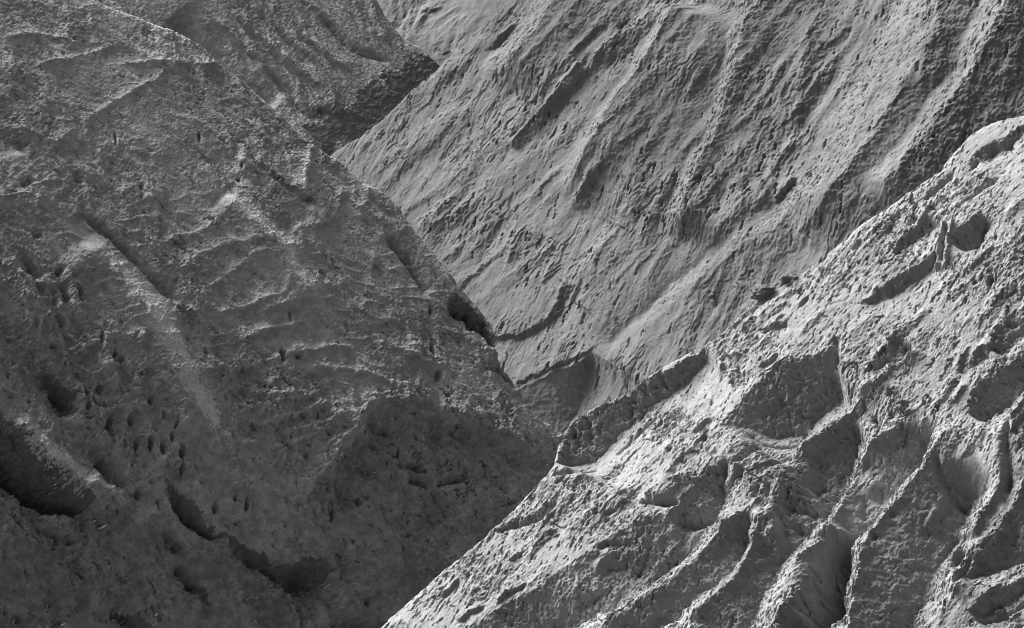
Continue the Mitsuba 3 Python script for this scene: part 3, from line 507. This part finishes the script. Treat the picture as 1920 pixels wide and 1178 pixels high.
F.ridge([(1122, 655), (1170, 606), (1204, 579), (1280, 512), (1360, 440)], -16, 30, 26); F.smooth([(1122, 655), (1204, 579), (1280, 512)], 14)
F.smooth([(1620, 370), (1700, 270), (1750, 180)], 22, .6)
F.smooth([(1480, 380), (1560, 290), (1620, 200), (1680, 90), (1720, 0)], 45, .45); F.smooth([(1265, 390), (1310, 280), (1345, 210), (1370, 120), (1395, 20)], 16, .5); F.smooth([(1650, 350), (1715, 280), (1765, 200), (1820, 110), (1870, 10)], 20, .5); F.smooth([(930, 130), (970, 70), (1015, 10)], 28, .4)
F.wall([(870, 642), (960, 628), (1000, 613), (1024, 598), (1044, 574), (1054, 543), (1090, 534)], [(874, 650), (962, 638), (1004, 625), (1032, 612), (1054, 586), (1066, 556), (1096, 542)], 12, foot=60, lip=70, ends=(.15, .15), wander=5)
F.wall([(968, 716), (1003, 702), (1037, 693), (1060, 676), (1094, 664), (1128, 638)], [(970, 722), (1005, 709), (1040, 700), (1064, 684), (1096, 672), (1131, 645)], 8, foot=25, ends=(.02, .25), lip=50)
F.wall([(925, 800), (962, 738), (990, 718), (1040, 700), (1096, 672), (1137, 637)], [(1000, 870), (1062, 806), (1092, 754), (1120, 693), (1150, 640)], 50, foot=160, ends=(.02, .2), wander=3, rough=.03, part='gully_floor')
F.ledges(60, (640, 120, 1560, 640), lambda x, y: 38 + (x - 700) / 50, (140, 420), (2, 4), (12, 26), 43, keep=lambda x, y: not (930 < x < 1150 and y > 600))
F.ledges(90, (640, 60, 1700, 660), lambda x, y: 38 + (x - 700) / 50, (40, 140), (1.0, 2.6), (6, 12), 44, keep=lambda x, y: not (930 < x < 1150 and y > 600))
F.vary(); F.pock(10, 3.0, .65, 5, 77); F.crust(1.8, 70, 9.0, 36, 2, .5); F.crust(1.8, 34, 8.0, 34, 3, .5); F.crust(1.5, 46, 2.6, 31, 6, .5); F.flakes(1.7, 70, 2.2, 32, 4); F.flakes(0.65, 22, 2.0, 33, 3); F.grit(.25)
F.build('ribbed_slope', 'slope_earth', 'wide pale slope cut by parallel diagonal ribs and furrows')

# ------------------------------------------------------------------ the spur and the slope at the head of the gully
spur = Hill(600, 120, 225, (0.40, -0.50, 0.757), (150, -60, 900, 330), 2.0)
S = spur
S.crest([(870, 160), (830, 118), (790, 90), (760, 65), (740, 40), (715, 10), (690, -30), (650, -80)][::-1], back=60)
S.wall([(545, -15), (590, 20), (625, 50), (665, 90), (690, 100), (745, 120)], [(542, -5), (585, 30), (618, 62), (658, 102), (688, 112), (742, 128)], 16, foot=40, lip=40, ends=(.02, .1)); S.crack([(590, 25), (625, 57), (665, 97), (690, 107), (735, 122)], 12, 6, lift=-8)
S.wall([(492, 118), (525, 148), (552, 170), (560, 192), (588, 218), (614, 194)], [(490, 130), (520, 160), (545, 182), (553, 204), (585, 230), (618, 204)], 16, foot=30, lip=30, ends=(.1, .1)); S.crack([(495, 125), (525, 155), (550, 175), (556, 197), (586, 224), (612, 200)], 14, 6, lift=-8)
S.ridge([(320, 30), (400, 90), (460, 150), (520, 200)], -30, 30, 30); S.wall([(585, 228), (650, 192), (720, 142), (790, 100), (820, 95)], [(610, 300), (680, 262), (760, 200), (835, 130), (850, 120)], 9, foot=60, ends=(.02, .05), wander=14, rough=.15, part='gully_floor')
for p in ([(430, 20), (500, 80), (560, 140)], [(480, 10), (540, 70), (600, 130)], [(400, 30), (450, 80), (500, 120)], [(520, 100), (570, 140), (610, 170)], [(560, 60), (620, 110), (650, 140)]): S.scarp(p, 12, 20, 16, 4, (.2, .2))
S.vary(200, .6); S.crust(5, 44, 7.0, 41, 5, .54); S.crust(2.5, 40, 2.5, 45, 5, .54); S.flakes(1.6, 30, 3.5, 42, 3); S.grit(1.2)
S.build('shaded_spur', 'dark_earth', 'grey shaded spur behind the large hill')
head = Hill(850, 40, 300, (-0.2, -0.5, 0.8), (560, -80, 1100, 160), 2.5)
head.scarp([(782, 25), (800, 17), (836, 15)], 6, 20, 20, 4, (.3, .3)); head.wall([(755, 62), (790, 80), (862, 104)], [(757, 66), (792, 86), (860, 110)], 10, foot=30)
head.vary(); head.crust(4, 60, 2.0, 51); head.flakes(1.0, 25, 1.6, 53, 2)
head.build('distant_slope', 'slope_earth', 'smooth pale slope glimpsed at the head of the gully')

# ------------------------------------------------------------------ loose stones
def stone(key, hill, px, py, w, hgt, seed, bsdf, label, cat='boulder', group=None, lift=0.0):
    m = trimesh.creation.icosphere(4, 1.0)
    v = m.vertices * np.array([w / 2, 0.45 * (w + hgt) / 2, hgt / 2]) * hill.m * 1.1
    n = m.vertices
    v = v * (0.55 + 0.95 * meshkit.fbm(n * 1.6 + seed, 4, seed)[:, None] + 0.45 * (meshkit.fbm(n * 3.3 + seed, 4, seed + 9)[:, None] - .5))
    q = hill.ab([(px, py)], lift)[0]
    p = hill.o + q[0] * hill.e1 + q[1] * hill.e2 + lift * hill.m * hill.n
    scene[key] = mikit.ply(trimesh.Trimesh(v + p, m.faces, process=False), bsdf, smooth=True)
    labels[key] = {k: x for k, x in (('label', label), ('category', cat), ('group', group)) if x}
stone('boulder', near, 1431, 549, 42, 26, 3, 'boulder_rock', 'larger dark rounded boulder perched on the sunlit crest, left of its smaller neighbour')
stone('boulder_001', near, 1480, 524, 34, 20, 8, 'boulder_rock', 'smaller dark boulder on the sunlit crest, up and right of the larger one')
for i, (x, y, w, where) in enumerate(((1770, 130, 9, 'highest on the ribbed slope, near its right edge'), (1695, 173, 7, 'on the broad bright rib at upper right'), (1387, 494, 8, 'on the lower ribbed slope, above the dark boulders and to their left'), (1335, 553, 7, 'low on the ribbed slope, close to the foreground ridge'))):
    stone('loose_stone' + (f'_{i:03d}' if i else ''), far, x, y, w, 0.7 * w, 20 + i, 'pale_earth', 'small pale stone ' + where, 'stone', 'pale stones scattered on the ribbed slope', lift=4)

# ------------------------------------------------------------------ the ground under it all
def floor():
    r = np.concatenate([np.linspace(0, 400, 41), np.geomspace(450, 3000, 14)]); t = np.linspace(0, 2 * np.pi, 97)[:-1]
    R, Tt = np.meshgrid(r[1:], t, indexing='ij')
    v = np.vstack([[[0, 150, 0]], np.stack([R * np.cos(Tt), 150 + R * np.sin(Tt), R * 0], 2).reshape(-1, 3)])
    v[:, 2] = -62 + 6 * meshkit.fbm(v / 60.0, 4, 3)
    n, m = len(r) - 1, len(t)
    i, j = np.meshgrid(np.arange(n - 1), np.arange(m), indexing='ij'); k = (j + 1) % m
    a, b, c, d = 1 + i * m + j, 1 + (i + 1) * m + j, 1 + (i + 1) * m + k, 1 + i * m + k
    f = np.vstack([np.stack([a, b, c], 2).reshape(-1, 3), np.stack([a, c, d], 2).reshape(-1, 3), np.stack([np.zeros(m, int), 1 + np.arange(m), 1 + (np.arange(m) + 1) % m], 1)])
    return v, f
scene['ground'] = mikit.ply(floor(), 'boulder_rock', smooth=True)
labels['ground'] = {'label': 'dry grey ground far below the slopes', 'kind': 'structure'}
if 'shaded_hill__trail_web' in scene: labels['shaded_hill__trail_web'] = {'label': 'net of faint pale branching trails', 'kind': 'stuff'}
